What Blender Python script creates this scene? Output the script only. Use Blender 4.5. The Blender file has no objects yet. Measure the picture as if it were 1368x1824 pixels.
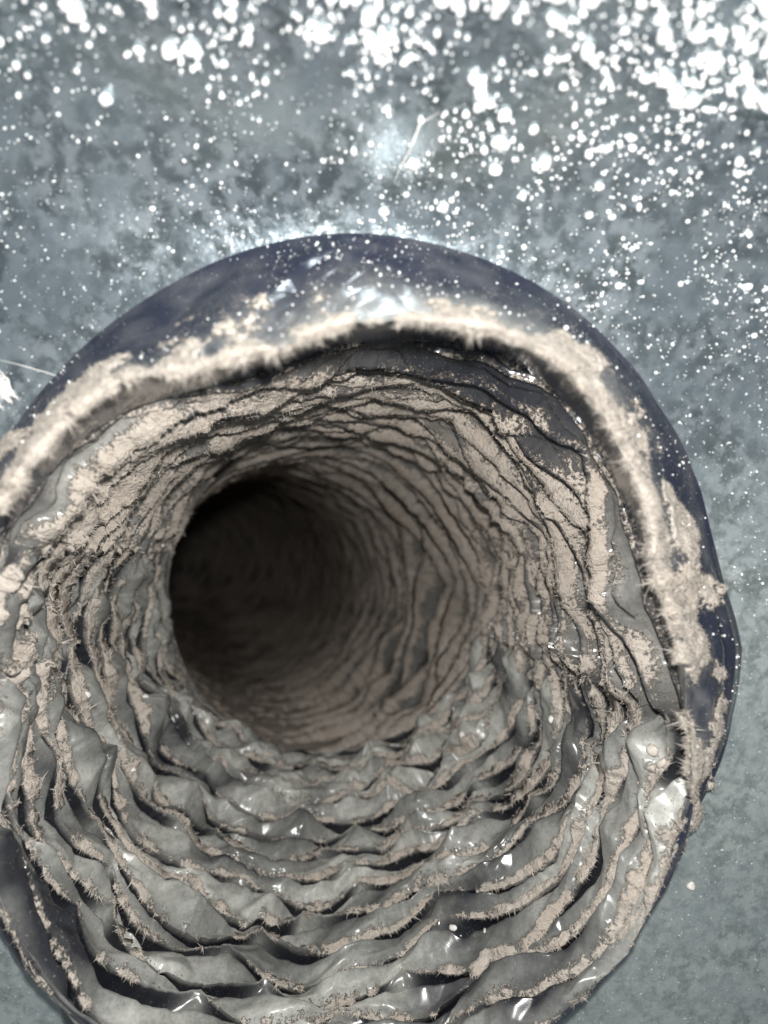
import bpy, math
import numpy as np

# ------------------------------------------------------------------ camera, world, light, exposure
sc = bpy.context.scene
COL = sc.collection
FPX = 1404.0                       # focal length in pixels of a 1368 x 1824 frame
CAM = np.array([0.0, 0.0, 0.30])   # camera position; it looks along +Y, Z is up

cam_data = bpy.data.cameras.new("camera")
cam = bpy.data.objects.new("camera", cam_data)
COL.objects.link(cam)
cam.location = CAM
cam.rotation_euler = (math.radians(90), 0, 0)
cam_data.sensor_fit = 'VERTICAL'
cam_data.sensor_height = 24.0
cam_data.lens = 24.0 * FPX / 1824.0
cam_data.clip_start = 0.004
cam_data.clip_end = 50.0
cam_data.dof.use_dof = True
cam_data.dof.focus_distance = 0.138
cam_data.dof.aperture_fstop = cam_data.lens / 1.9
sc.camera = cam

world = bpy.data.worlds.new("World")
sc.world = world
world.use_nodes = True
bg = world.node_tree.nodes["Background"]
bg.inputs[0].default_value = (0.82, 0.91, 1.0, 1)
bg.inputs[1].default_value = 0.20

flash_data = bpy.data.lights.new("flash_lamp", 'POINT')
flash_data.energy = 1.16
flash_data.color = (1.0, 0.975, 0.95)
flash_data.shadow_soft_size = 0.0035
flash = bpy.data.objects.new("flash_lamp", flash_data)
flash.location = CAM + np.array([0.003, 0.0, 0.0135])
COL.objects.link(flash)

sc.view_settings.view_transform = 'Standard'
sc.view_settings.look = 'None'
sc.view_settings.gamma = 1.0
sc.view_settings.use_curve_mapping = False
sc.view_settings.exposure = 0.22
sc.cycles.max_bounces = 6
sc.cycles.use_denoising = True
sc.cycles.sample_clamp_indirect = 4.0

rng = np.random.default_rng(7)

# ------------------------------------------------------------------ helpers
def unproj(px, py, d):
    px, py, d = np.broadcast_arrays(np.asarray(px, float), np.asarray(py, float), np.asarray(d, float))
    return np.stack([CAM[0] + (px - 684) / FPX * d, CAM[1] + d, CAM[2] + (912 - py) / FPX * d], -1)

def proj(P):
    d = P[..., 1] - CAM[1]
    return 684 + (P[..., 0] - CAM[0]) / d * FPX, 912 - (P[..., 2] - CAM[2]) / d * FPX, d

def noise(x, y, nx, seed, lin=False):
    """value noise in -1..1; x in turns (periodic, nx cells), y in cells"""
    r = np.random.default_rng(seed)
    L = r.uniform(-1, 1, (64, nx))
    X = (x * nx) % nx
    Y = y % 63
    i = np.floor(X).astype(int); j = np.floor(Y).astype(int)
    fx = X - i; fy = Y - j
    if not lin:
        fx = fx * fx * (3 - 2 * fx); fy = fy * fy * (3 - 2 * fy)
    i0 = i % nx; i1 = (i + 1) % nx; j0 = j % 64; j1 = (j + 1) % 64
    return (L[j0, i0] * (1 - fx) + L[j0, i1] * fx) * (1 - fy) + (L[j1, i0] * (1 - fx) + L[j1, i1] * fx) * fy

def facet(x, y, nx, seed):
    """noise made of flat triangles, -1..1: taut creased film"""
    L = np.random.default_rng(seed).uniform(-1, 1, (64, nx))
    X = (x * nx) % nx; Y = y % 63
    i = np.floor(X).astype(int); j = np.floor(Y).astype(int); fx = X - i; fy = Y - j
    a, b = L[j % 64, i % nx], L[j % 64, (i + 1) % nx]
    c, d = L[(j + 1) % 64, i % nx], L[(j + 1) % 64, (i + 1) % nx]
    return np.where(fx + fy < 1, a + fx * (b - a) + fy * (c - a), d + (1 - fx) * (c - d) + (1 - fy) * (b - d))

def fbm(x, y, nx, ny, seed, oct=4):
    t = 0; a = 1; s = 0
    for o in range(oct):
        t = t + a * noise(x, y * ny, nx, seed + o); s += a
        a *= 0.55; nx *= 2; ny *= 2
    return t / s

def noise3(P, cell, seed, oct=3):
    """value noise of position in space, -1..1: even-grained on any curl of the surface"""
    L = np.random.default_rng(seed).uniform(-1, 1, (32, 32, 32)).astype(np.float32)
    t = 0; a = 1.0; tot = 0
    for o in range(oct):
        Q = P / cell + 17.3 * o
        i = np.floor(Q).astype(int); f = Q - i; f = f * f * (3 - 2 * f); i = i % 32; j = (i + 1) % 32
        x0, y0, z0 = i[..., 0], i[..., 1], i[..., 2]; x1, y1, z1 = j[..., 0], j[..., 1], j[..., 2]
        fx, fy, fz = f[..., 0], f[..., 1], f[..., 2]
        c = ((L[x0, y0, z0] * (1 - fx) + L[x1, y0, z0] * fx) * (1 - fy) + (L[x0, y1, z0] * (1 - fx) + L[x1, y1, z0] * fx) * fy) * (1 - fz) \
            + ((L[x0, y0, z1] * (1 - fx) + L[x1, y0, z1] * fx) * (1 - fy) + (L[x0, y1, z1] * (1 - fx) + L[x1, y1, z1] * fx) * fy) * fz
        t = t + a * c; tot += a; a *= 0.6; cell = cell / 2
    return t / tot

def smooth(e0, e1, x):
    t = np.clip((x - e0) / (e1 - e0), 0, 1)
    return t * t * (3 - 2 * t)

def periodic(vals, th):
    """Catmull-Rom through values at equal steps of the turn"""
    v = np.asarray(vals, float); n = len(v)
    X = (th % 1.0) * n
    i = np.floor(X).astype(int); f = X - i
    p0, p1, p2, p3 = v[(i - 1) % n], v[i % n], v[(i + 1) % n], v[(i + 2) % n]
    return 0.5 * (2 * p1 + (p2 - p0) * f + (2 * p0 - 5 * p1 + 4 * p2 - p3) * f ** 2 + (3 * p1 - p0 - 3 * p2 + p3) * f ** 3)

def scales(th, seed, wmin, wmax):
    """lens profile (1 in the middle, 0 at the ends) of unequal tongues set side by side round the turn"""
    r = np.random.default_rng(seed)
    w = r.uniform(wmin, wmax, 80); c = np.cumsum(w); n = max(3, np.searchsorted(c, 360))
    w = w[:n] * 360 / w[:n].sum(); e = np.concatenate([[0], np.cumsum(w)])
    a = (th * 360 + r.uniform(0, 360)) % 360
    i = np.clip(np.searchsorted(e, a, side='right') - 1, 0, n - 1)
    x = (a - e[i]) / w[i]
    skew = r.uniform(0.3, 0.7, n)[i]
    x = np.where(x < skew, x / skew, (1 - x) / (1 - skew))          # 0 .. 1 .. 0, off-centre peak
    return (x * (1.6 - 0.6 * x)) * r.uniform(0.7, 1.15, n)[i]

def angdist(th, deg):
    return np.abs((th * 360 - deg + 180) % 360 - 180)

def lobe(th, deg, width):
    return np.exp(-(angdist(th, deg) / width) ** 2)

def normals(P, closed=True):
    if closed:
        dx = np.roll(P, -1, 1) - np.roll(P, 1, 1)
    else:
        dx = np.gradient(P, axis=1)
    dy = np.gradient(P, axis=0)
    n = np.cross(dx, dy)
    return n / np.maximum(np.linalg.norm(n, axis=-1, keepdims=True), 1e-12)

def mesh_from(name, V, F, mat, parent=None, attrs=None, smooth_shade=True):
    """V (n,3), F (m,k) int with constant k"""
    me = bpy.data.meshes.new(name)
    V = np.ascontiguousarray(V, np.float32); F = np.ascontiguousarray(F, np.int32)
    me.vertices.add(len(V)); me.vertices.foreach_set("co", V.ravel())
    k = F.shape[1]
    me.loops.add(F.size); me.loops.foreach_set("vertex_index", F.ravel())
    me.polygons.add(len(F))
    me.polygons.foreach_set("loop_start", np.arange(0, F.size, k, dtype=np.int32))
    me.update(calc_edges=True)
    if smooth_shade:
        me.polygons.foreach_set("use_smooth", np.ones(len(F), bool))
    for an, av in (attrs or {}).items():
        a = me.attributes.new(an, 'FLOAT', 'POINT')
        a.data.foreach_set("value", np.ascontiguousarray(av, np.float32).ravel())
    me.materials.append(mat)
    o = bpy.data.objects.new(name, me)
    COL.objects.link(o)
    if parent is not None:
        o.parent = parent
    return o

def grid_faces(R, C, closed=True):
    r = np.arange(R - 1)[:, None]
    c = np.arange(C if closed else C - 1)[None, :]
    c1 = (c + 1) % C
    return np.stack([r * C + c, r * C + c1, (r + 1) * C + c1, (r + 1) * C + c], -1).reshape(-1, 4)

def tag(o, label, cat, kind=None, group=None):
    o["label"] = label; o["category"] = cat
    if kind: o["kind"] = kind
    if group: o["group"] = group
    return o

# ------------------------------------------------------------------ materials
def new_mat(name):
    m = bpy.data.materials.new(name); m.use_nodes = True
    nt = m.node_tree
    return m, nt, nt.nodes["Principled BSDF"]

def N(nt, t, **kw):
    n = nt.nodes.new(t)
    for k, v in kw.items(): setattr(n, k, v)
    return n

def noise_node(nt, co, scale, detail=3, rough=0.6, dist=0.0):
    n = N(nt, 'ShaderNodeTexNoise'); n.inputs['Scale'].default_value = scale
    n.inputs['Detail'].default_value = detail; n.inputs['Roughness'].default_value = rough
    n.inputs['Distortion'].default_value = dist
    nt.links.new(co, n.inputs['Vector']); return n.outputs[0]

def mapr(nt, v, a, b, c=0.0, d=1.0):
    n = N(nt, 'ShaderNodeMapRange'); nt.links.new(v, n.inputs[0])
    for k, x in zip((1, 2, 3, 4), (a, b, c, d)): n.inputs[k].default_value = x
    return n.outputs[0]

def math_node(nt, op, a, b=None):
    n = N(nt, 'ShaderNodeMath', operation=op)
    for k, x in enumerate((a, b)):
        if x is None: continue
        if isinstance(x, (int, float)): n.inputs[k].default_value = x
        else: nt.links.new(x, n.inputs[k])
    return n.outputs[0]

def mixc(nt, f, a, b):
    n = N(nt, 'ShaderNodeMix', data_type='RGBA')
    for sck, x in ((n.inputs[0], f), (n.inputs[6], a), (n.inputs[7], b)):
        if isinstance(x, (int, float)): sck.default_value = x
        elif isinstance(x, tuple): sck.default_value = (*x, 1)
        else: nt.links.new(x, sck)
    return n.outputs[2]

def mixf(nt, f, a, b):
    n = N(nt, 'ShaderNodeMix', data_type='FLOAT')
    for sck, x in ((n.inputs[0], f), (n.inputs[2], a), (n.inputs[3], b)):
        if isinstance(x, (int, float)): sck.default_value = x
        else: nt.links.new(x, sck)
    return n.outputs[0]

DUST_A, DUST_B = (0.40, 0.362, 0.315), (0.58, 0.535, 0.475)

def film_material(name, plastic, gloss):
    m, nt, b = new_mat(name)
    L = nt.links.new
    co = N(nt, 'ShaderNodeTexCoord').outputs['Object']
    dust = N(nt, 'ShaderNodeAttribute', attribute_name="dust").outputs['Fac']
    film = N(nt, 'ShaderNodeAttribute', attribute_name="film").outputs['Fac']
    fine = noise_node(nt, co, 1500, 3, 0.7)
    mid = noise_node(nt, co, 380, 4, 0.65)
    big = noise_node(nt, co, 70, 3, 0.6)
    # thick dust: attribute broken up by grain
    br = math_node(nt, 'ADD', math_node(nt, 'MULTIPLY', math_node(nt, 'SUBTRACT', mid, 0.5), 0.5),
                   math_node(nt, 'MULTIPLY', math_node(nt, 'SUBTRACT', fine, 0.5), 1.7))
    dm = mapr(nt, math_node(nt, 'ADD', dust, br), 0.36, 0.66)
    # sparse specks on bare film
    speck = mapr(nt, noise_node(nt, co, 2600, 2, 0.5), 0.66, 0.72)
    speck = math_node(nt, 'MULTIPLY', speck, mapr(nt, mid, 0.42, 0.6))
    dm = math_node(nt, 'MAXIMUM', dm, math_node(nt, 'MULTIPLY', speck, 0.45))
    # thin grey film of settled powder
    fm = math_node(nt, 'MULTIPLY', film, mapr(nt, math_node(nt, 'ADD', math_node(nt, 'MULTIPLY', mid, 0.55), math_node(nt, 'MULTIPLY', fine, 0.45)), 0.36, 0.60, 0.58, 1.0))
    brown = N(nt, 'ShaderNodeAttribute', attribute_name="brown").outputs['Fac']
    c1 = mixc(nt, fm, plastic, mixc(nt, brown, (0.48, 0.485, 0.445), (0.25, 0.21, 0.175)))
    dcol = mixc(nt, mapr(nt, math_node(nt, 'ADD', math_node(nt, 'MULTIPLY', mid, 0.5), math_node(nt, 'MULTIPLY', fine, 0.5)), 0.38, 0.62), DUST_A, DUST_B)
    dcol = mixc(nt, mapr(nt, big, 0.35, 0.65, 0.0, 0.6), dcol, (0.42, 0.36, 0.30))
    dcol = mixc(nt, brown, dcol, mixc(nt, mapr(nt, mid, 0.3, 0.7), (0.27, 0.235, 0.20), (0.39, 0.34, 0.29)))  # browner dust tone; along the tube it also carries painted shade
    L(mixc(nt, dm, c1, dcol), b.inputs['Base Color'])
    r1 = mixf(nt, fm, gloss, 0.36)
    L(mixf(nt, dm, r1, 0.95), b.inputs['Roughness'])
    L(mixf(nt, dm, 0.6, 0.1), b.inputs['Specular IOR Level'])
    bump = N(nt, 'ShaderNodeBump'); bump.inputs['Strength'].default_value = 0.85
    bump.inputs['Distance'].default_value = 0.0010
    dmb = mapr(nt, math_node(nt, 'ADD', dust, br), 0.42, 0.58)
    hgt = math_node(nt, 'MULTIPLY', dmb, math_node(nt, 'ADD', math_node(nt, 'MULTIPLY', fine, 0.9), mid))
    hgt = math_node(nt, 'ADD', hgt, math_node(nt, 'MULTIPLY', big, 0.15))
    L(hgt, bump.inputs['Height']); L(bump.outputs[0], b.inputs['Normal'])
    return m

def dust_material(name, a, bcol, scale=900):
    m, nt, b = new_mat(name)
    co = N(nt, 'ShaderNodeTexCoord').outputs['Object']
    n1 = noise_node(nt, co, scale, 3, 0.7)
    nt.links.new(mixc(nt, mapr(nt, n1, 0.3, 0.7), a, bcol), b.inputs['Base Color'])
    b.inputs['Roughness'].default_value = 0.95
    b.inputs['Specular IOR Level'].default_value = 0.1
    return m

def metal_material():
    m, nt, b = new_mat("galvanised steel sheet")
    L = nt.links.new
    co = N(nt, 'ShaderNodeTexCoord').outputs['Object']
    sp = noise_node(nt, co, 400, 5, 0.65, 0.25)
    big = noise_node(nt, co, 110, 4, 0.6, 0.2)
    fine = noise_node(nt, co, 1500, 3, 0.7)
    film = N(nt, 'ShaderNodeAttribute', attribute_name="film").outputs['Fac']
    c = mixc(nt, mapr(nt, sp, 0.44, 0.56), (0.18, 0.22, 0.24), (0.44, 0.505, 0.545))
    c = mixc(nt, mapr(nt, big, 0.4, 0.65), c, (0.34, 0.41, 0.45))
    fm = math_node(nt, 'MULTIPLY', film, mapr(nt, math_node(nt, 'ADD', math_node(nt, 'MULTIPLY', fine, 0.5), math_node(nt, 'MULTIPLY', sp, 0.5)), 0.35, 0.6, 0.5, 1.0))
    c = mixc(nt, fm, c, (0.345, 0.375, 0.34))
    spk = mapr(nt, noise_node(nt, co, 1900, 2, 0.5), 0.68, 0.73)
    c = mixc(nt, math_node(nt, 'MULTIPLY', spk, 0.75), c, (0.75, 0.76, 0.74))
    fm = math_node(nt, 'MAXIMUM', fm, spk)
    L(c, b.inputs['Base Color'])
    L(mixf(nt, fm, 0.9, 0.15), b.inputs['Metallic'])
    L(mixf(nt, fm, mapr(nt, sp, 0.3, 0.7, 0.09, 0.17), 0.62), b.inputs['Roughness'])
    bump = N(nt, 'ShaderNodeBump'); bump.inputs['Strength'].default_value = 0.14
    bump.inputs['Distance'].default_value = 0.0006
    L(math_node(nt, 'ADD', math_node(nt, 'MULTIPLY', sp, 0.8), math_node(nt, 'MULTIPLY', fine, 0.35)), bump.inputs['Height'])
    L(bump.outputs[0], b.inputs['Normal'])
    return m

MAT_FILM = film_material("dusty black plastic film", (0.014, 0.0155, 0.021), 0.19)
MAT_BAND = film_material("glossy blue black plastic roll", (0.018, 0.0212, 0.036), 0.12)
MAT_DUST = dust_material("pale lint dust", (0.39, 0.355, 0.31), (0.55, 0.51, 0.458))
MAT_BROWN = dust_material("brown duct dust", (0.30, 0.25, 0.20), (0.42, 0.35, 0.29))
MAT_METAL = metal_material()
MAT_GRAIN = dust_material("white mineral grains", (0.80, 0.80, 0.79), (0.90, 0.90, 0.88), 300)
MAT_CHIP = dust_material("off white crumbs", (0.62, 0.60, 0.55), (0.82, 0.80, 0.76), 500)

# ------------------------------------------------------------------ layout curves (24 directions, clockwise from the top)
C0 = (620.0, 1130.0)
#        0    15   30   45   60   75   90   105  120  135  150  165  180  195  210  225  240  255  270  285  300  315  330  345
R_EDGE = [715, 712, 708, 700, 690, 672, 685, 705, 698, 712, 755, 785, 805, 815, 818, 790, 745, 720, 710, 708, 703, 698, 698, 708]
R_LIP  = [550, 578, 612, 614, 588, 572, 578, 622, 682, 714, 757, 788, 808, 818, 820, 790, 744, 712, 688, 676, 646, 608, 548, 528]
LIP_UP = [14, 14, 14, 14, 13, 12, 12, 11, 10, 10, 10, 10, 10, 10, 10, 10, 10, 10, 11, 12, 13, 14, 14, 14]   # mm the lip stands off the sheet
R_IN   = [515, 540, 566, 562, 545, 538, 560, 626, 700, 740, 785, 818, 838, 846, 848, 818, 772, 736, 690, 636, 600, 560, 505, 490]

def sheet_u(px, py):
    """inverse depth of the metal sheet: flat around the duct, coved towards the camera above it"""
    q = np.maximum(0, (470 + 0.10 * np.clip(px - 640, -900, 900) - py) / 470)
    bend = np.where(q < 1, 2.3 * q * q, 2.3 + 4.6 * (q - 1))
    return 9.3 - 0.00130 * (py - 415) - 0.00035 * (px - 640) + bend

def ring_px(rad, th, c=C0):
    a = th * 2 * np.pi
    return c[0] + np.sin(a) * rad, c[1] - np.cos(a) * rad

def outline_kinks(th):
    """angular corner at the right and straight-sided facets round the lower half"""
    low = smooth(95, 70, angdist(th, 185))
    return 15 * np.maximum(0, 1 - angdist(th, 92) / 10) + low * 16 * noise(th, 0 * th + .5, 13, 15, True)

def ring_on(vals, th, c=C0, kink=1.0):
    return ring_px(periodic(vals, th) + (outline_kinks(th) * kink if c is C0 else 0), th, c)

# ------------------------------------------------------------------ the sheet metal
def build_sheet():
    M, R = 360, 150
    th = np.arange(M) / M
    rad0 = periodic(R_EDGE, th) * 0.96
    t = np.linspace(0, 1, R)[:, None] ** 1.6
    rad = rad0[None] + (2600 - rad0[None]) * t
    px, py = ring_px(rad, th[None] + 0 * t)
    px = np.clip(px, -1100, 2500); py = np.clip(py, -620, 2600)
    u = sheet_u(px, py)
    wob = 0.03 * fbm(px / 4000 % 1, py / 260, 14, 1, 51, 3)
    P = unproj(px, py, 1 / (u + wob))
    dr = rad - rad0[None]
    film = 0.10 + 0.68 * smooth(520, 1250, py)
    film = np.clip(film + 0.15 * fbm(px / 4000 % 1, py / 200, 20, 1, 61, 3), 0, 1)
    o = mesh_from("metal_panel", P.reshape(-1, 3), grid_faces(R, M)[:, ::-1], MAT_METAL, attrs={"film": film})
    o["kind"] = "structure"
    tag(o, "shiny grey galvanised sheet metal around the black duct, speckled with dust", "metal panel", "structure")
    return o
build_sheet()

def on_sheet(px, py):
    return unproj(px, py, 1 / sheet_u(np.asarray(px, float), np.asarray(py, float)))

def sheet_normal(px, py):
    a, b, c = on_sheet(px, py), on_sheet(np.asarray(px) + 4.0, py), on_sheet(px, np.asarray(py) + 4.0)
    n = np.cross(b - a, c - a)
    n = n / np.linalg.norm(n, axis=-1, keepdims=True)
    s = np.sign(n[..., 1:2]); return -n * s

# ------------------------------------------------------------------ the duct
duct = bpy.data.objects.new("flexible_duct", None); COL.objects.link(duct)
duct.location = (0, 0, 0); duct.empty_display_size = 0.02
tag(duct, "crumpled black plastic flexible duct mouth with pleated dusty film and deep dark bore", "duct")

def edge3(th):
    px, py = ring_on(R_EDGE, th); return unproj(px, py, 1 / sheet_u(px, py)), px, py
def lip3(th):
    px, py = ring_on(R_LIP, th, C0, 0.6)
    rag = 7 * noise(th, 0 * th, 23, 16) + 4 * noise(th, 0 * th, 71, 17) + 1.2 * noise(th, 0 * th, 190, 18)
    px = px + np.sin(th * 2 * np.pi) * rag; py = py - np.cos(th * 2 * np.pi) * rag
    d = 1 / sheet_u(*ring_on(R_EDGE, th)) - periodic(LIP_UP, th) / 1000
    return unproj(px, py, d), d
def in3(th):
    px, py = ring_on(R_IN, th, C0, 0.4)
    _, d = lip3(th)
    front = np.clip(lobe(th, 10, 60), 0, 1)
    back = smooth(95, 60, angdist(th, 190))
    return unproj(px, py, d + 0.004 - 0.005 * back + 0.022 * front), d

TH_C, TH_R, TH_D = (590.0, 1057.0), 290.0, 0.205
R_THROAT = [284, 286, 288, 290, 292, 292, 290, 286, 282, 280, 278, 276, 277, 280, 284, 288, 294, 298, 300, 302, 304, 306, 300, 290]
def throat3(th):
    px, py = ring_on(R_THROAT, th, TH_C)
    w = 6 * noise(th, 0 * th, 26, 5, True) + 4 * noise(th, 0 * th, 70, 6, True)
    px = px + np.sin(th * 2 * np.pi) * w; py = py - np.cos(th * 2 * np.pi) * w
    return unproj(px, py, TH_D + 0 * th)

NEAR = {}
FUZZ = []      # (position, direction, length, radius) arrays collected per look
CLUMP = []

# -- collar band: smooth roll of film from the sheet up to the lip and over it
def build_band():
    M, R = 1440, 100
    th = np.arange(M) / M
    E, epx, epy = edge3(th); Lp, _ = lip3(th); I, _ = in3(th)
    v = np.linspace(0, 1, R)[:, None, None]
    TH = np.broadcast_to(th[None], (R, M)); VV = np.broadcast_to(v[..., 0], (R, M))
    # v 0..0.72 sheet -> lip, then lip -> inside
    a = np.clip(v / 0.70, 0, 1); b = np.clip((v - 0.70) / 0.30, 0, 1)
    P = E + (Lp - E) * a
    topw = smooth(100, 60, angdist(th, 5))[None, :, None]
    P[..., 1:2] += ((Lp - E)[..., 1:2] * (a ** 2.0 - a)) * topw
    cen = unproj(C0[0], C0[1], 0.12)
    out = P - cen; out[..., 1] = 0; out /= np.linalg.norm(out, axis=-1, keepdims=True)
    tow = np.array([0, -1.0, 0])
    bul = (np.sin(np.pi * a) * 0.0008) * periodic([1] * 6 + [.8, .5, .3] + [.2] * 8 + [.4, .8] + [1] * 5, th)[None, :, None]
    P = P + out * bul * 0.8 + tow * bul * 0.6
    P = P + (I - Lp) * b
    # round the lip
    rd = np.exp(-((v - 0.70) / 0.03) ** 2) * 0.0006
    P = P + tow * rd
    # flat tape-like facets and soft dents
    n = normals(P)
    if n[16, 0, 1] > 0: n = -n
    band = np.sin(np.pi * np.clip(v / 0.7, 0, 1))
    dent = (0.0016 * np.abs(noise(TH + VV * 0.02, VV * 2, 22, 31)) + 0.0011 * lobe(TH, 356, 12) * np.abs(noise(TH + VV * .12, VV * 5, 90, 39, True)) + 0.0006 * np.abs(noise(TH - VV * 0.06, VV * 4, 60, 32)))[..., None]
    right = (lobe(TH, 100, 38) + lobe(TH, 275, 40))[..., None]
    dent = dent + right * 0.0022 * (np.abs(noise(TH + VV * .05, VV * 6, 26, 33, True)) - 0.4)[..., None]
    P = P + n * dent * band
    lowb = smooth(85, 60, angdist(TH, 180))
    tri = np.abs(((VV * 3.2 + 0.5 * noise(TH, VV * 2, 14, 41, True)) % 1) * 2 - 1) * 2 - 1
    P = P + n * (tri * 0.0016 * lowb * smooth(0, .08, VV) * (0.6 + 0.5 * noise(TH, VV * 3, 25, 42, True)))[..., None]
    # dust: on the lip everywhere, spilling over the band at the right, left and top right
    line = np.exp(-((VV - 0.70 - 0.022 * noise(TH, VV * 0, 27, 48) - 0.012 * noise(TH, VV * 0, 95, 49)) / (0.026 + 0.014 * noise(TH, VV * 0, 15, 34) + 0.010 * noise(TH, VV * 0, 90, 37) + 0.045 * lobe(TH, 88, 22) + 0.03 * lobe(TH, 292, 22))) ** 2)
    spill = np.exp(-(np.clip(0.70 - VV, 0, 1) / (0.20 + 0.22 * lobe(TH, 288, 34) + 0.25 * lobe(TH, 92, 34))) ** 2) * smooth(0.0, 0.1, 0.76 - VV)
    sp_w = 0.95 * lobe(TH, 38, 22) + 0.8 * lobe(TH, 18, 14) + 1.5 * lobe(TH, 88, 30) + 1.4 * lobe(TH, 292, 26) + 0.65 * lobe(TH, 328, 20) + 0.6 * lobe(TH, 125, 25)
    pat = fbm(TH, VV, 70, 9, 35, 4)
    dust = line * (0.85 + 0.8 * fbm(TH, VV * 0, 48, 1, 43, 3)) + spill * sp_w * (0.75 + 0.9 * pat)
    dust += np.clip(0.22 + 0.6 * pat, 0, 0.5) * smooth(0.1, 0.5, VV) * smooth(0.75, 0.7, VV) * (0.35 + 0.6 * lobe(TH, 320, 45) + 0.8 * lobe(TH, 85, 40))
    inside = smooth(0.76, 0.86, VV)
    dust = dust * (1 - inside) + inside * (0.10 + 0.30 * pat + (0.55 + 0.5 * pat) * (lobe(TH, 285, 34) + 0.8 * lobe(TH, 98, 26)))
    low = smooth(92, 46, angdist(TH, 204) + 14 * fbm(TH, VV, 40, 5, 44, 2))
    dust = dust * (1 - 0.8 * low)
    hole = fbm(TH, VV, 34, 6, 38, 4)
    dust += 0.95 * noise3(P, 0.0026, 45, 3) * smooth(0.15, 0.5, dust)
    dust -= smooth(0.0, 0.4, hole) * (0.85 * lobe(TH, 98, 42) + 0.75 * lobe(TH, 290, 35) + 0.28)
    dust = np.clip(dust, 0, 1.1)
    lump = np.clip(0.5 + 0.9 * noise3(P, 0.0030, 36, 3), 0, 1.3)
    thick = smooth(0.42, 0.75, dust) * (0.0001 + 0.0007 * lump) * (1 - inside) * (0.55 + 0.45 * (1 - low)) * (1 + 0.7 * lobe(TH, 288, 30) + 0.9 * lobe(TH, 92, 30))
    n = normals(P)
    if n[16, 0, 1] > 0: n = -n
    P = P + n * thick[..., None]
    NEAR['band'] = P; NEAR['bandn'] = n
    haze_ = np.exp(-(np.clip(0.70 - VV, 0, 1) / 0.20) ** 2) * (1 - inside)
    film = np.clip(0.03 + 0.10 * pat + 0.06 * low + haze_ * (0.55 * lobe(TH, 25, 30) + 0.30 + 0.3 * pat), 0, 1)
    mesh_from("collar_band", P.reshape(-1, 3), grid_faces(R, M), MAT_BAND, duct, {"dust": dust, "film": film, "brown": 0 * dust})
    # fluff
    w = smooth(0.45, 0.9, dust) * (1 - inside) * (0.45 + 1.6 * np.exp(-((VV - 0.71) / 0.03) ** 2))
    w = w / w.sum()
    idx = rng.choice(w.size, 105000, p=w.ravel())
    r, c = np.unravel_index(idx, w.shape)
    pos = P[r, c] + rng.normal(0, 0.00012, (len(r), 3))
    inw = cen - pos; inw[:, 1] = 0; inw /= np.linalg.norm(inw, axis=1, keepdims=True)
    crest = np.exp(-((VV[r, c] - 0.71) / 0.04) ** 2)[:, None]
    cl = (0.5 + 0.5 * noise(th[c], 0 * th[c], 240, 77))[:, None]
    d = n[r, c] * 0.40 + inw * crest * 1.1 * cl + rng.normal(0, 0.65, (len(r), 3))
    ln = rng.gamma(1.3, 0.00019, len(r)) * (0.65 + 1.9 * crest[:, 0] * cl[:, 0] ** 2)
    FUZZ.append(("pale", pos, d, ln))
build_band()

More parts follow.
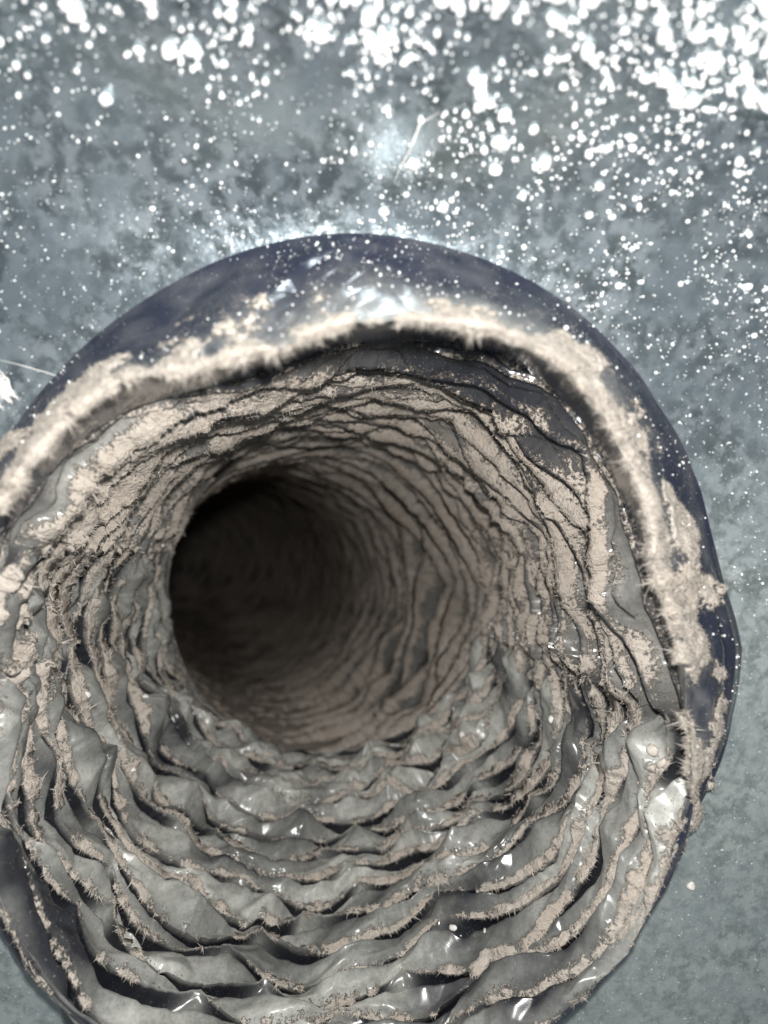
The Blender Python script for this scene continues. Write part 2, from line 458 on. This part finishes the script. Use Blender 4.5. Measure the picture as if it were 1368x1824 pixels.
# -- pleated mouth
def build_pleats():
    M, K, n = 1280, 16, 23
    th = np.arange(M) / M
    I, _ = in3(th); T = throat3(th)
    lean = np.cos((th - 0.04) * 2 * np.pi)                   # +1 top: folds hang inwards, -1 bottom: folds spill outwards
    lean = np.sign(lean) * np.abs(lean) ** 0.7
    phv = 0.5 - 0.27 * lean
    # crest positions and heights
    ws, hs, ds = [], [], []
    for k in range(K + 1):
        z = 0 * th + 0.5
        mid = math.sin(math.pi * k / K)
        lens = scales(th, 100 + k, 17, 46)
        tw = smooth(-0.2, 0.4, lean)
        lens = lens * (1 - tw) + tw * scales(th, 500 + k, 34, 85)
        w = -1.25 * (lens - 0.55) * np.where(lean > 0, -0.6, 1.0)
        w = w + 0.25 * noise(th, z, 19, 140 + k, True) + 0.10 * noise(th, z, 61, 160 + k, True) + 0.05 * noise(th, z, 400, 170 + k)
        w = w + mid * (0.9 * noise(th, z, 11, 131, True) + 0.4 * noise(th, z, 29, 132, True))
        h = 0.22 + 0.95 * lens + 0.22 * noise(th, z, 31, 190 + k, True)
        ends = 0.25 if k in (0, K) else 1.0
        ws.append(w * ends); hs.append(np.clip(h, 0.08, 1.35) * (0.7 if k in (0, K) else 1)); ds.append(lens)
    ds = np.array(ds)
    ws, hs = np.array(ws), np.array(hs)
    pos = np.arange(K + 1)[:, None] + ws
    for k in range(1, K + 1):
        pos[k] = np.maximum(pos[k], pos[k - 1] + 0.10)
    pos = np.minimum(pos, K - (K - np.arange(K + 1))[:, None] * 0.09)
    # folds run slantwise at the lower right
    rows = []
    for k in range(K):
        f = np.arange(n) / n
        rows += [(k, x) for x in f]
    rows.append((K - 1, 1.0))
    kk = np.array([r[0] for r in rows]); ff = np.array([r[1] for r in rows])[:, None]
    p0, p1 = pos[kk], pos[kk + 1]
    h0, h1 = hs[kk], hs[kk + 1]
    gap = np.clip(p1 - p0, 0.05, 2)
    pv = phv[None] + 0.08 * noise(th[None] + 0 * ff, kk[:, None] * 1.0 + 0 * th[None], 17, 210, True)
    pv = np.clip(pv, 0.15, 0.85)
    # crest at 0 and 1, valley at pv
    down = np.clip(ff / pv, 0, 1); up = np.clip((ff - pv) / (1 - pv), 0, 1)
    bow = lambda x: x - 0.10 * np.sin(np.pi * x)
    dn = np.where(ff < pv, h0 * (1 - 2 * bow(down)), h1 * (2 * bow(up) - 1))
    hv = -(0.5 * (h0 + h1))
    dn = np.where(ff < pv, h0 + (hv - h0) * bow(down), hv + (h1 - hv) * bow(up))
    # bottom: flat-topped tongues with a dark canyon between them
    j1 = 0.64 + 0.10 * noise(th[None] + 0 * ff, kk[:, None] * 1.0 + 0 * th[None], 15, 212, True)
    j2 = j1 + 0.10
    dep = 0.35 + 1.75 * np.clip(ds[kk + 1], 0, 1)
    e0 = 0.45 * h0; e1 = 0.45 * h1; cr_ = 0.75 * h0
    arch = np.sin(np.pi * np.clip(ff / j1, 0, 1)) * 0.0
    db = np.where(ff < j1, e0 + (cr_ - e0) * np.clip(ff / j1, 0, 1) + arch,
         np.where(ff < j2, cr_ + (-dep - cr_) * np.clip((ff - j1) / 0.10, 0, 1) ** 0.8,
                  -dep + (e1 + dep) * np.clip((ff - j2) / (1 - j2), 0, 1) ** 1.6))
    bw = 1 - smooth(-0.30, 0.25, lean)[None]
    dn = dn * (1 - bw) + db * bw
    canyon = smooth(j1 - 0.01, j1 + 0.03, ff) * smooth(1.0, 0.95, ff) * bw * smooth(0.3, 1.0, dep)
    amp = np.minimum(1.0, gap * 1.15)
    tt = (p0 + gap * ff) / K
    # shear the folds over
    tt = tt + (lean[None] * 0.30 * (1 - bw) - 0.18 * bw) * dn * amp / K
    tt = np.clip(tt, -0.02, 1.03)
    TH = np.broadcast_to(th[None], tt.shape)
    flare = 0.10 * np.sin(np.pi * np.clip(tt, 0, 1))
    te = (tt ** 1.0 if False else tt)[..., None]
    P = I[None] + (T - I)[None] * te
    axis_pt = unproj(C0[0], C0[1], 0.12) * (1 - te) + unproj(TH_C[0], TH_C[1], TH_D) * te
    inw = axis_pt - P; inw[..., 1] = 0
    inw /= np.linalg.norm(inw, axis=-1, keepdims=True)
    slope = (T - I); slope /= np.linalg.norm(slope, axis=-1, keepdims=True)
    nb = inw - slope[None] * np.sum(inw * slope[None], -1, keepdims=True)
    nb /= np.linalg.norm(nb, axis=-1, keepdims=True)
    hgt = periodic([3.4, 3.6, 4.0, 4.2, 4.4, 4.4, 4.4, 4.4, 4.4, 4.4, 4.4, 4.4, 4.4, 4.4, 4.4, 4.2, 4.0, 4.0, 4.0, 3.8, 3.6, 3.4, 3.4, 3.4], th) / 1000
    endf = smooth(0, 0.05, np.clip(tt, 0, 1)) * 0.5 + 0.5
    ring = (1 - 0.45 * smooth(0.6, 1.0, tt))
    P = P + nb * (0.86 * hgt[None] * dn * amp * endf * ring)[..., None]
    # crumple the faces: sharp little creases running across and along
    g = kk[:, None] + ff
    g9 = g * 9 / 15
    face = 1 - np.exp(-(np.minimum(ff, 1 - ff) / 0.12) ** 2)
    bwf = 0.8 + 0.7 * bw
    cr = 0.0022 * facet(TH + tt * 0.10, g9 * 1.1, 34, 220) + 0.0014 * facet(TH - tt * 0.16, g9 * 1.6 + 0.3, 58, 221)
    cr += 0.00042 * facet(TH + tt * 0.2, g9 * 3.1, 120, 222)
    P = P + nb * (cr * bwf * (0.35 + 0.65 * face))[..., None]
    tww = smooth(-0.35, 0.15, lean)[None] * smooth(0.0, 0.06, tt)
    sub = (g * 2.6 + 0.9 * noise(TH, g * 0.6, 14, 260, True) + 0.5 * noise(TH, g * 1.2, 37, 261, True)) % 1.0
    saw = np.where(sub < 0.78, sub / 0.78, (1 - sub) / 0.22)
    sa = np.clip(0.55 + 0.9 * noise(TH, g * 0.8, 18, 262), 0, 1.3) * tww
    P = P + nb * (0.0012 * saw * sa)[..., None] + slope[None] * (0.0007 * saw * sa)[..., None]
    nn = normals(P)
    s = np.sign(np.sum(nn * nb, -1).mean()); nn = nn * s
    # dust
    top = smooth(-0.25, 0.35, lean)[None] + 0 * tt
    bot = 1 - top
    leftw = lobe(TH, 280, 46)
    pat = fbm(TH, g, 60, 0.9, 230, 4)
    pat2 = fbm(TH, g, 22, 0.5, 240, 3)
    crk = np.minimum(ff, 1.0)
    dcr_out = ff                                  # distance past the crest on its inner side
    dcr_in = 1 - ff                               # distance before the next crest
    d_bot = np.exp(-(dcr_out / np.clip(0.12 + 0.13 * pat2, 0.03, 1)) ** 2) * (0.80 + 0.8 * pat + 0.35 * pat2) + np.exp(-(dcr_in / 0.05) ** 2) * 0.5 * (1 + pat2)
    fr = (ff - phv[None]) / (1 - phv[None])
    d_top = smooth(0.12, 0.95, fr + 0.20 * pat2) * (0.95 + 0.45 * pat) + np.exp(-(dcr_out / 0.08) ** 2) * 0.5 * (1 + pat)
    rightw = lobe(TH, 105, 48)
    d_top = d_top - np.clip(sa, 0, 1) * 0.75 * smooth(0.5, 0.05, saw + 0.25 * pat)
    near_lip = smooth(0.30, 0.04, tt) * lobe(TH, 25, 36)
    d_top = d_top * (1 - 0.62 * near_lip)
    dust = d_bot * bot + d_top * top
    dust += 0.16 * rightw * bot * (1 + pat) + 0.45 * leftw * smooth(0.75, 0.1, tt) * (0.7 + pat)
    lowface = lobe(TH, 205, 40)
    dust *= 1 - 0.30 * lowface * smooth(0.5, 0.0, tt) - 0.25 * lowface
    dust = np.clip(dust, 0, 1.1)
    dust += (0.16 + 0.36 * bot) * noise3(P, 0.0022, 251, 3) * 1.5 * smooth(0.1, 0.4, dust)
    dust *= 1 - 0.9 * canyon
    per = facet(TH + tt * 0.10, g9 * 1.1, 34, 223)
    fade_in = smooth(0.9, 0.25, ff)
    film = np.clip(0.12 + 0.50 * top * smooth(-0.1, 0.5, fr) + (0.16 + 0.30 * fade_in + 0.50 * per + 0.30 * pat2) * bot + 0.16 * pat + 0.25 * smooth(0.4, 1, tt) * bot - 0.15 * lobe(TH, 215, 20) * smooth(0.3, 0, tt), 0.02, 1)
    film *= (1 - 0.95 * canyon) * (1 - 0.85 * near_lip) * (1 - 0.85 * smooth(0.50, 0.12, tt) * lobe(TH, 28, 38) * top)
    lump = np.clip(0.5 + 0.8 * noise3(P, 0.0020, 250, 3), 0, 1.2)
    thick = smooth(0.36, 0.7, dust) * (0.0002 + (0.0005 + 0.0004 * bot) * lump) * (1 + 1.2 * leftw * smooth(0.7, 0.1, tt) + 0.5 * rightw)
    P = P + nn * thick[..., None]
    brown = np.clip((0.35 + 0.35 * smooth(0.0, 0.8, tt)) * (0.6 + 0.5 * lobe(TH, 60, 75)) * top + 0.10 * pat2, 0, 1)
    # the first row runs back to the lip and tucks in behind it, so no gap is left
    o_ = -inw[0] * (0.0035 * (1 - smooth(95, 60, angdist(th, 190))))[:, None]
    P[0] = I + o_ + np.array([0, 0.0015, 0])
    P[1] = P[1] * 0.6 + P[0] * 0.4
    dust[:5] = np.maximum(dust[:5], 0.50 * top[:5] + 0.30 * noise3(P[:5], 0.002, 252, 3) * top[:5])
    # one mesh per pleat, cut in the crest-to-crest rows; shared normals keep the joins invisible
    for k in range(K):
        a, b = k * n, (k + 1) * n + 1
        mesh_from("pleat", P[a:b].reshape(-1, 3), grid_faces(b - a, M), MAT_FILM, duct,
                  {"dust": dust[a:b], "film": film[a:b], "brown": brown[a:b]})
    # fringe of lint teeth on the crests
    w = smooth(0.35, 0.8, dust) * (0.14 + 1.0 * np.exp(-(np.minimum(ff, 1 - ff) / 0.06) ** 2))
    w = w * np.minimum(np.linalg.norm(np.roll(P, -1, 1) - P, axis=-1), 0.0004)
    w = w / w.sum()
    idx = rng.choice(w.size, 90000, p=w.ravel()); r, c = np.unravel_index(idx, w.shape)
    crest = np.exp(-(np.minimum(ff[r, 0], 1 - ff[r, 0]) / 0.08) ** 2)[:, None]
    cl = (0.5 + 0.5 * noise(th[c], kk[r] * 1.0, 300, 78))[:, None]
    d = nn[r, c] * 0.55 + slope[c] * (lean[c, None]) * crest * (0.4 + 0.8 * cl) + rng.normal(0, 0.4, (len(r), 3))
    ln = rng.gamma(2.2, 0.00019, len(r)) * (0.7 + 0.9 * (crest * cl)[:, 0])
    FUZZ.append(("pale", P[r, c], d, ln))
    NEAR['P'] = P; NEAR['n'] = nn
build_pleats()

# -- inner tube: bends away to the left behind the throat
def build_tube():
    M, K, n = 640, 64, 9
    th = np.arange(M) / M
    keys = [(TH_C[0], TH_C[1], TH_D, TH_R * TH_D / FPX * 1.0),
            (557, 1075, 0.226, 0.0443), (514, 1058, 0.26, 0.0438), (466, 1034, 0.33, 0.0462), (436, 1026, 0.42, 0.053),
            (418, 1008, 0.53, 0.0557), (375, 990, 0.64, 0.055), (285, 975, 0.75, 0.055), (125, 965, 0.86, 0.055), (-90, 958, 0.95, 0.055)]
    C = np.array([unproj(a, b, d) for a, b, d, r in keys]); Rr = np.array([k[3] for k in keys])
    sarr = np.concatenate([[0], np.cumsum(np.linalg.norm(np.diff(C, axis=0), axis=1))])
    rows = K * n + 1
    g = np.arange(rows) / n
    lens = np.array([scales(th, 600 + k, 22, 75) for k in range(K + 1)])
    ws = np.array([0.75 * (lens[k] - 0.5) + 0.25 * noise(th, 0 * th + .5, 24, 350 + k, True) + 0.10 * noise(th, 0 * th + .5, 180, 360 + k)
                   + 0.6 * noise(th, 0 * th + k * 0.22, 12, 399, True) for k in range(K + 1)])
    for k in range(1, K + 1):
        ws[k] = np.maximum(ws[k], ws[k - 1] - 0.88)
    kk = np.minimum(g.astype(int), K - 1); ff = (g - kk)[:, None]
    gw = g[:, None] + ws[kk] * (1 - ff) + ws[kk + 1] * ff
    gw[0] = 0
    tt = (np.clip(gw, 0, K) / K) ** 1.3 * sarr[-1]
    def spl(vals, x):
        vals = np.asarray(vals); i = np.clip(np.searchsorted(sarr, x, side='right') - 1, 0, len(sarr) - 2)
        t = (x - sarr[i]) / (sarr[i + 1] - sarr[i])
        m = np.gradient(vals, sarr, axis=0)
        h = (sarr[i + 1] - sarr[i])
        if vals.ndim > 1: t = t[..., None]; h = h[..., None]
        return ((2 * t ** 3 - 3 * t ** 2 + 1) * vals[i] + (t ** 3 - 2 * t ** 2 + t) * h * m[i]
                + (-2 * t ** 3 + 3 * t ** 2) * vals[i + 1] + (t ** 3 - t ** 2) * h * m[i + 1])
    cen = spl(C, tt); r0 = spl(Rr, tt)
    tan = spl(C, np.clip(tt + 0.002, 0, sarr[-1])) - spl(C, np.clip(tt - 0.002, 0, sarr[-1]))
    tan /= np.linalg.norm(tan, axis=-1, keepdims=True)
    yw = smooth(0, 0.06, tt)[..., None]
    tan = np.array([0, 1.0, 0]) * (1 - yw) + tan * yw; tan /= np.linalg.norm(tan, axis=-1, keepdims=True)
    upv = np.array([0, 0, 1.0]); right = np.cross(tan, upv); right /= np.linalg.norm(right, axis=-1, keepdims=True)
    up = np.cross(right, tan)
    a = (th * 2 * np.pi)[None, :, None]
    TH = np.broadcast_to(th[None], tt.shape)
    out = right * np.sin(a) + up * np.cos(a)
    lean = np.cos((th - 0.10) * 2 * np.pi)[None]
    h = 0.2 + 0.95 * (lens[kk] * (1 - ff) + lens[kk + 1] * ff)
    pv = np.clip(0.5 - 0.25 * lean, 0.2, 0.8)
    dn = np.where(ff < pv, 1 - 2 * ff / pv, 2 * (ff - pv) / (1 - pv) - 1)
    sidew = smooth(-0.35, 0.4, np.cos((TH - 0.16) * 2 * np.pi))
    fade = smooth(0.0, 0.03, tt) * (1 - sidew) + smooth(-0.006, 0.012, tt) * sidew
    amp = 0.0040 * h * fade * (0.03 + 0.72 * smooth(-0.7, 0.3, np.cos((TH - 0.18) * 2 * np.pi)))
    cr = 0.0010 * fade * (0.3 + 0.7 * sidew) * (np.abs(noise(TH + tt, g[:, None] * 0.8 + 0 * tt, 40, 410, True)) - 0.4)
    P0 = cen + out * (r0 - amp * dn + cr)[..., None] + tan * (0.002 * lean * dn * fade)[..., None]
    nn = normals(P0)
    s = np.sign(np.sum(nn * -out, -1).mean()); nn = nn * s
    pat = fbm(TH, g[:, None] + 0 * tt, 50, 0.7, 420, 4)
    crest = np.exp(-(np.minimum(ff, 1 - ff) / 0.22) ** 2)
    side = smooth(-0.3, 0.5, np.cos((TH - 0.16) * 2 * np.pi))
    steep = smooth(0.0, 0.06, ff) * smooth(pv + 0.12, pv - 0.02, ff)
    dust = 1.0 - side * 0.95 * steep - 0.15 * (1 - crest) * side + 0.30 * pat
    dust += 0.2 * fbm(TH, g[:, None] + 0 * tt, 220, 6.0, 431, 3) * (0.3 + side)
    dust -= 0.85 * side * smooth(0.75, 0.1, (ff - pv) / (1 - pv) + 0.25 * pat) * smooth(0.45, 0.10, tt)
    dust = np.where(tt < 0.012, dust * (0.45 + 0.55 * sidew), dust)
    dust = np.clip(dust, 0, 1.1)
    lump = 0.5 + 0.5 * fbm(TH, g[:, None] + 0 * tt, 160, 3, 430, 3)
    P = P0 + nn * (smooth(0.4, 0.7, dust) * 0.0016 * lump * fade)[..., None]
    P[0] = P[0] + out[0] * 0.005 + np.array([0, -0.006, 0])          # tucked behind the last fold of the mouth
    film = np.clip(0.55 + 0.3 * pat, 0, 1) * (1 - 0.8 * steep * side)
    mesh_from("inner_tube", P.reshape(-1, 3), grid_faces(rows, M), MAT_FILM, duct, {"dust": dust, "film": film, "brown": np.clip(0.25 + 0.8 * smooth(0, 0.2, tt) + 0.2 * pat, 0, 1)})  # browner dust; the ramp also puts the bore's shade into the colour
    w = dust * crest * (tt > 0.012) * (tt < 0.30) * (0.2 + side)
    w = w / w.sum()
    idx = rng.choice(w.size, 26000, p=w.ravel()); r, c = np.unravel_index(idx, w.shape)
    d = nn[r, c] * 0.6 + tan[r, c] * lean[0, c][:, None] * 0.8 + rng.normal(0, 0.4, (len(r), 3))
    FUZZ.append(("brown", P[r, c], d, rng.gamma(2.0, 0.00034, len(r))))
build_tube()

# ------------------------------------------------------------------ lint dust: fringe spikes and clumps
def spikes(pos, d, ln):
    d = d / np.linalg.norm(d, axis=1, keepdims=True)
    h = np.where(np.abs(d[:, :1]) < 0.8, np.array([[1.0, 0, 0]]), np.array([[0, 1.0, 0]]))
    u = np.cross(d, h); u /= np.linalg.norm(u, axis=1, keepdims=True); v = np.cross(d, u)
    rad = (0.05 * ln + 0.00003)[:, None]
    n = len(pos); V = np.empty((n, 4, 3))
    base = pos - d * 0.00015
    for k in range(3):
        a = k * 2.0944
        V[:, k] = base + (u * math.cos(a) + v * math.sin(a)) * rad
    V[:, 3] = pos + d * ln[:, None] + (u * rng.normal(0, .25, (n, 1)) + v * rng.normal(0, .25, (n, 1))) * ln[:, None]
    F = np.array([[0, 1, 3], [1, 2, 3], [2, 0, 3]])
    return V.reshape(-1, 3), (np.arange(n)[:, None, None] * 4 + F[None]).reshape(-1, 3)

_t = (1 + 5 ** .5) / 2
ICO_V = np.array([[-1, _t, 0], [1, _t, 0], [-1, -_t, 0], [1, -_t, 0], [0, -1, _t], [0, 1, _t], [0, -1, -_t], [0, 1, -_t], [_t, 0, -1], [_t, 0, 1], [-_t, 0, -1], [-_t, 0, 1]])
ICO_V = ICO_V / np.linalg.norm(ICO_V[0])
ICO_F = np.array([[0, 11, 5], [0, 5, 1], [0, 1, 7], [0, 7, 10], [0, 10, 11], [1, 5, 9], [5, 11, 4], [11, 10, 2], [10, 7, 6], [7, 1, 8], [3, 9, 4], [3, 4, 2], [3, 2, 6], [3, 6, 8], [3, 8, 9], [4, 9, 5], [2, 4, 11], [6, 2, 10], [8, 6, 7], [9, 8, 1]])

def ico2():
    V = [tuple(v) for v in ICO_V]; F = []; cache = {}
    def mid(a, b):
        k = (min(a, b), max(a, b))
        if k not in cache:
            m = np.array(V[a]) + np.array(V[b]); m /= np.linalg.norm(m); cache[k] = len(V); V.append(tuple(m))
        return cache[k]
    for a, b, c in ICO_F:
        x, y, z = mid(a, b), mid(b, c), mid(c, a)
        F += [[a, x, z], [b, y, x], [c, z, y], [x, y, z]]
    return np.array(V), np.array(F)

def blobs(pos, size, jitter=0.5, base=(ICO_V, ICO_F), squash=None):
    V0, F0 = base
    n = len(pos)
    sc_ = size[:, None, None] * (1 + rng.normal(0, jitter, (n, len(V0), 1)).clip(-.7, .9))
    ax = rng.uniform(0.7, 1.3, (n, 1, 3))
    V = pos[:, None] + V0[None] * sc_ * ax
    return V.reshape(-1, 3), (np.arange(n)[:, None, None] * len(V0) + F0[None]).reshape(-1, 3)

def join(parts):
    Vs, Fs, o = [], [], 0
    for V, F in parts:
        Vs.append(V); Fs.append(F + o); o += len(V)
    return np.concatenate(Vs), np.concatenate(Fs)

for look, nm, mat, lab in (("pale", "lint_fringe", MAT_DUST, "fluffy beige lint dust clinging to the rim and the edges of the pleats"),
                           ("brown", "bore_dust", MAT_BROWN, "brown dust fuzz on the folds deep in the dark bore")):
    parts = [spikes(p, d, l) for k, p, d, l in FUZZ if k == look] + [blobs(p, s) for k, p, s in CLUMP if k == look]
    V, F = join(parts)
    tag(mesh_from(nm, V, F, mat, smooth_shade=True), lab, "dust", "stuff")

# ------------------------------------------------------------------ grains on the sheet
def build_grains():
    out = []
    for n, lo, hi, base in ((5000, 0.7, 1.0, 'big'), (32000, 0.0, 1.0, 'small')):
        px = rng.uniform(-300, 1700, n); py = rng.uniform(-200, 1900, n)
        ang = (np.arctan2(px - C0[0], -(py - C0[1])) / (2 * np.pi)) % 1
        rr = np.hypot(px - C0[0], py - C0[1])
        outside = rr > periodic(R_EDGE, ang) + 3
        near = smooth(1450, 0, py + 0.30 * (684 - px))
        clus = fbm((px / 2400) % 1, py / 2400, 30, 30, 500, 3)
        p = (0.04 + 0.9 * near) * (0.55 + 1.3 * clus) * (0.6 + 0.55 * smooth(0, 1300, px))
        p *= (0.58 + 0.42 * smooth(100, 1000, px)) * (0.85 if base == 'big' else 1.0)
        p *= smooth(1700, 800, py) * 0.88 + 0.12
        p *= 1 + 1.2 * smooth(1000, 1400, px) * smooth(350, 0, py)
        if base == 'big': p *= smooth(1150, 0, py + 0.35 * (684 - px))
        keep = outside & (rng.uniform(0, 1, n) < p)
        px, py = px[keep], py[keep]
        big = smooth(700, 0, py + 0.22 * (684 - px))
        if base == 'big':
            sz = rng.gamma(1.5, 0.00008, len(px)) * (0.6 + 2.6 * big ** 1.3) + 0.00004
            sz = np.minimum(sz, 0.00080)
        else:
            sz = rng.gamma(2.5, 0.000028, len(px)) * (0.8 + 1.4 * big) + 0.00003
        pos = on_sheet(px, py) + sheet_normal(px, py) * (sz * 0.5)[:, None]
        out.append(blobs(pos, sz, 0.16, ico2() if base == 'big' else (ICO_V, ICO_F)))
    B, Bn = NEAR['band'], NEAR['bandn']
    r = rng.integers(2, 66, 5200); c = rng.integers(0, B.shape[1], 5200)
    cl_ = fbm(c / B.shape[1], r / 100.0, 40, 6, 47, 3)
    t_ = c / B.shape[1]
    k = rng.uniform(0, 1, 5200) < (0.10 + 0.55 * lobe(t_, 12, 62)) * np.clip(0.4 + 2.2 * cl_, 0, 1.6)
    r, c = r[k], c[k]
    sz = rng.gamma(1.3, 0.000050, len(r)) + 0.00002
    out.append(blobs(B[r, c] + Bn[r, c] * (sz * 0.4)[:, None], sz, 0.12))
    V, F = join(out)
    tag(mesh_from("dust_grains", V, F, MAT_GRAIN), "bright white dust grains scattered over the shiny metal sheet", "dust", "stuff")
build_grains()

# ------------------------------------------------------------------ crumbs, chips and lint that can be told apart
def surface_at(px, py):
    P, n = NEAR['P'].reshape(-1, 3), NEAR['n'].reshape(-1, 3)
    x, y, d = proj(P)
    m = np.where(np.hypot(x - px, y - py) < 5)[0]
    if len(m) == 0: m = np.array([np.argmin(np.hypot(x - px, y - py))])
    i = m[np.argmin(d[m])]
    return P[i], n[i]

def crumb(name, px, py, size, label, cat, sheet=False, seed=0, mat=None, group=None):
    """a small angular chip: a jittered, flattened lump with chipped corners"""
    r = np.random.default_rng(900 + seed)
    V, F = ico2()
    pl = r.normal(0, 1, (7, 3)); pl /= np.linalg.norm(pl, axis=1, keepdims=True)
    off = r.uniform(0.35, 0.7, 7)
    for a, o in zip(pl, off):
        t = V @ a; V = V - np.maximum(t - o, 0)[:, None] * a
    V = V * np.array([0.85, 0.65, 0.38]) * (1 + r.normal(0, .05, (len(V), 1)))
    if sheet:
        p = on_sheet(px, py); n = sheet_normal(px, py)
    else:
        p, n = surface_at(px, py)
    n = n if n[1] < 0 else n * 0.3 + np.array([0, -0.7, 0])
    n = n / np.linalg.norm(n)
    ax = np.cross(n, r.normal(0, 1, 3)); ax /= np.linalg.norm(ax); ay = np.cross(n, ax)
    W = V[:, :1] * ax + V[:, 1:2] * ay + V[:, 2:3] * n
    o = mesh_from(name, W * size, F, mat or MAT_CHIP, smooth_shade=False)
    o.location = p + n * size * 0.25
    tag(o, label, cat, group=group)
    return o

crumb("plaster_crumb", 1230, 1577, 0.0013, "pale crumb lying on the grey metal sheet right of the duct", "crumb", True, 1)
crumb("plaster_crumb", 1188, 1436, 0.0008, "small pale speck on the metal just outside the lower right rim", "crumb", True, 2)
crumb("plaster_chip", 156, 1240, 0.0010, "white chip stuck on the left hand pleats", "chip", False, 3)
crumb("plaster_chip", 236, 1376, 0.0010, "white chip on the lower left pleats below the throat", "chip", False, 4)
crumb("plaster_chip", 806, 1650, 0.0012, "white squarish chip on the bottom pleat nearest the camera", "chip", False, 5)
crumb("plaster_chip", 862, 1655, 0.0007, "tiny white chip just right of the squarish chip on the bottom pleat", "chip", False, 6)
crumb("plaster_chip", 820, 1307, 0.0011, "pale chip on the film just below the right of the throat", "chip", False, 7)
crumb("plaster_chip", 982, 1278, 0.0013, "rounded pale crumb on the pleats to the right of the throat", "chip", False, 8)
crumb("plaster_chip", 635, 1577, 0.0007, "tiny white bead on the middle of the bottom pleats", "chip", False, 9)
crumb("plaster_chip", 262, 1240, 0.0009, "small round pale crumb on grey film left of the throat", "chip", False, 10)
crumb("lint_pellet", 1162, 1330, 0.0016, "beige lint pellet caught in the dusty folds at the lower right rim", "lint", False, 11, MAT_DUST)
crumb("lint_pellet", 1175, 1360, 0.0014, "smaller beige lint pellet in the lower right folds near the rim", "lint", False, 12, MAT_DUST)

def tube_path(pts, rad, sides=5):
    pts = np.asarray(pts, float); n = len(pts)
    t = np.gradient(pts, axis=0); t /= np.linalg.norm(t, axis=1, keepdims=True)
    h = np.array([0.3, 0.2, 0.9]); u = np.cross(t, h); u /= np.linalg.norm(u, axis=1, keepdims=True); v = np.cross(t, u)
    a = np.arange(sides) / sides * 2 * np.pi
    rr = rad * np.ones(n) if np.isscalar(rad) else rad
    V = pts[:, None] + (u[:, None] * np.cos(a)[None, :, None] + v[:, None] * np.sin(a)[None, :, None]) * rr[:, None, None]
    return V.reshape(-1, 3), grid_faces(n, sides)

def lint(name, path, width, count, label, seed, mat=None, lift=0.0006, cat="lint", rad=0.00006):
    """a wisp of tangled fibres along a path on the sheet"""
    r = np.random.default_rng(seed); path = np.asarray(path, float)
    parts = []
    for _ in range(count):
        a = r.uniform(0, 0.5); b = r.uniform(0.5, 1) if count > 1 else 1.0
        if count == 1: a = 0
        t = np.linspace(a, b, 14) * (len(path) - 1)
        x = np.interp(t, np.arange(len(path)), path[:, 0]); y = np.interp(t, np.arange(len(path)), path[:, 1])
        x = x + np.cumsum(r.normal(0, width * .12, 14)) + r.normal(0, width * .4) * (count > 1)
        y = y + np.cumsum(r.normal(0, width * .12, 14)) + r.normal(0, width * .4) * (count > 1)
        p = on_sheet(x, y) + sheet_normal(x, y) * (lift * r.uniform(0.3, 1.6))
        rd = rad * r.uniform(0.6, 1.3) * np.sin(np.linspace(0.25, np.pi - 0.25, 14))
        parts.append(tube_path(p, rd))
    V, F = join(parts)
    tag(mesh_from(name, V, F, mat or MAT_CHIP), label, cat)

lint("lint_tuft", [(-12, 660), (6, 685), (12, 705), (28, 712)], 14, 46, "white lint tuft on the metal at the left edge beside the rim", 3, rad=0.00009)
lint("hair_strand", [(690, 350), (712, 300), (735, 255), (752, 215), (790, 190)], 5, 3, "long pale hair on the metal above the top of the rim", 4, cat="hair", rad=0.00011)
lint("hair_strand", [(-5, 640), (40, 652), (95, 668), (150, 690)], 3, 1, "thin pale thread across the metal at the left of the rim", 5, cat="hair", rad=0.00006)
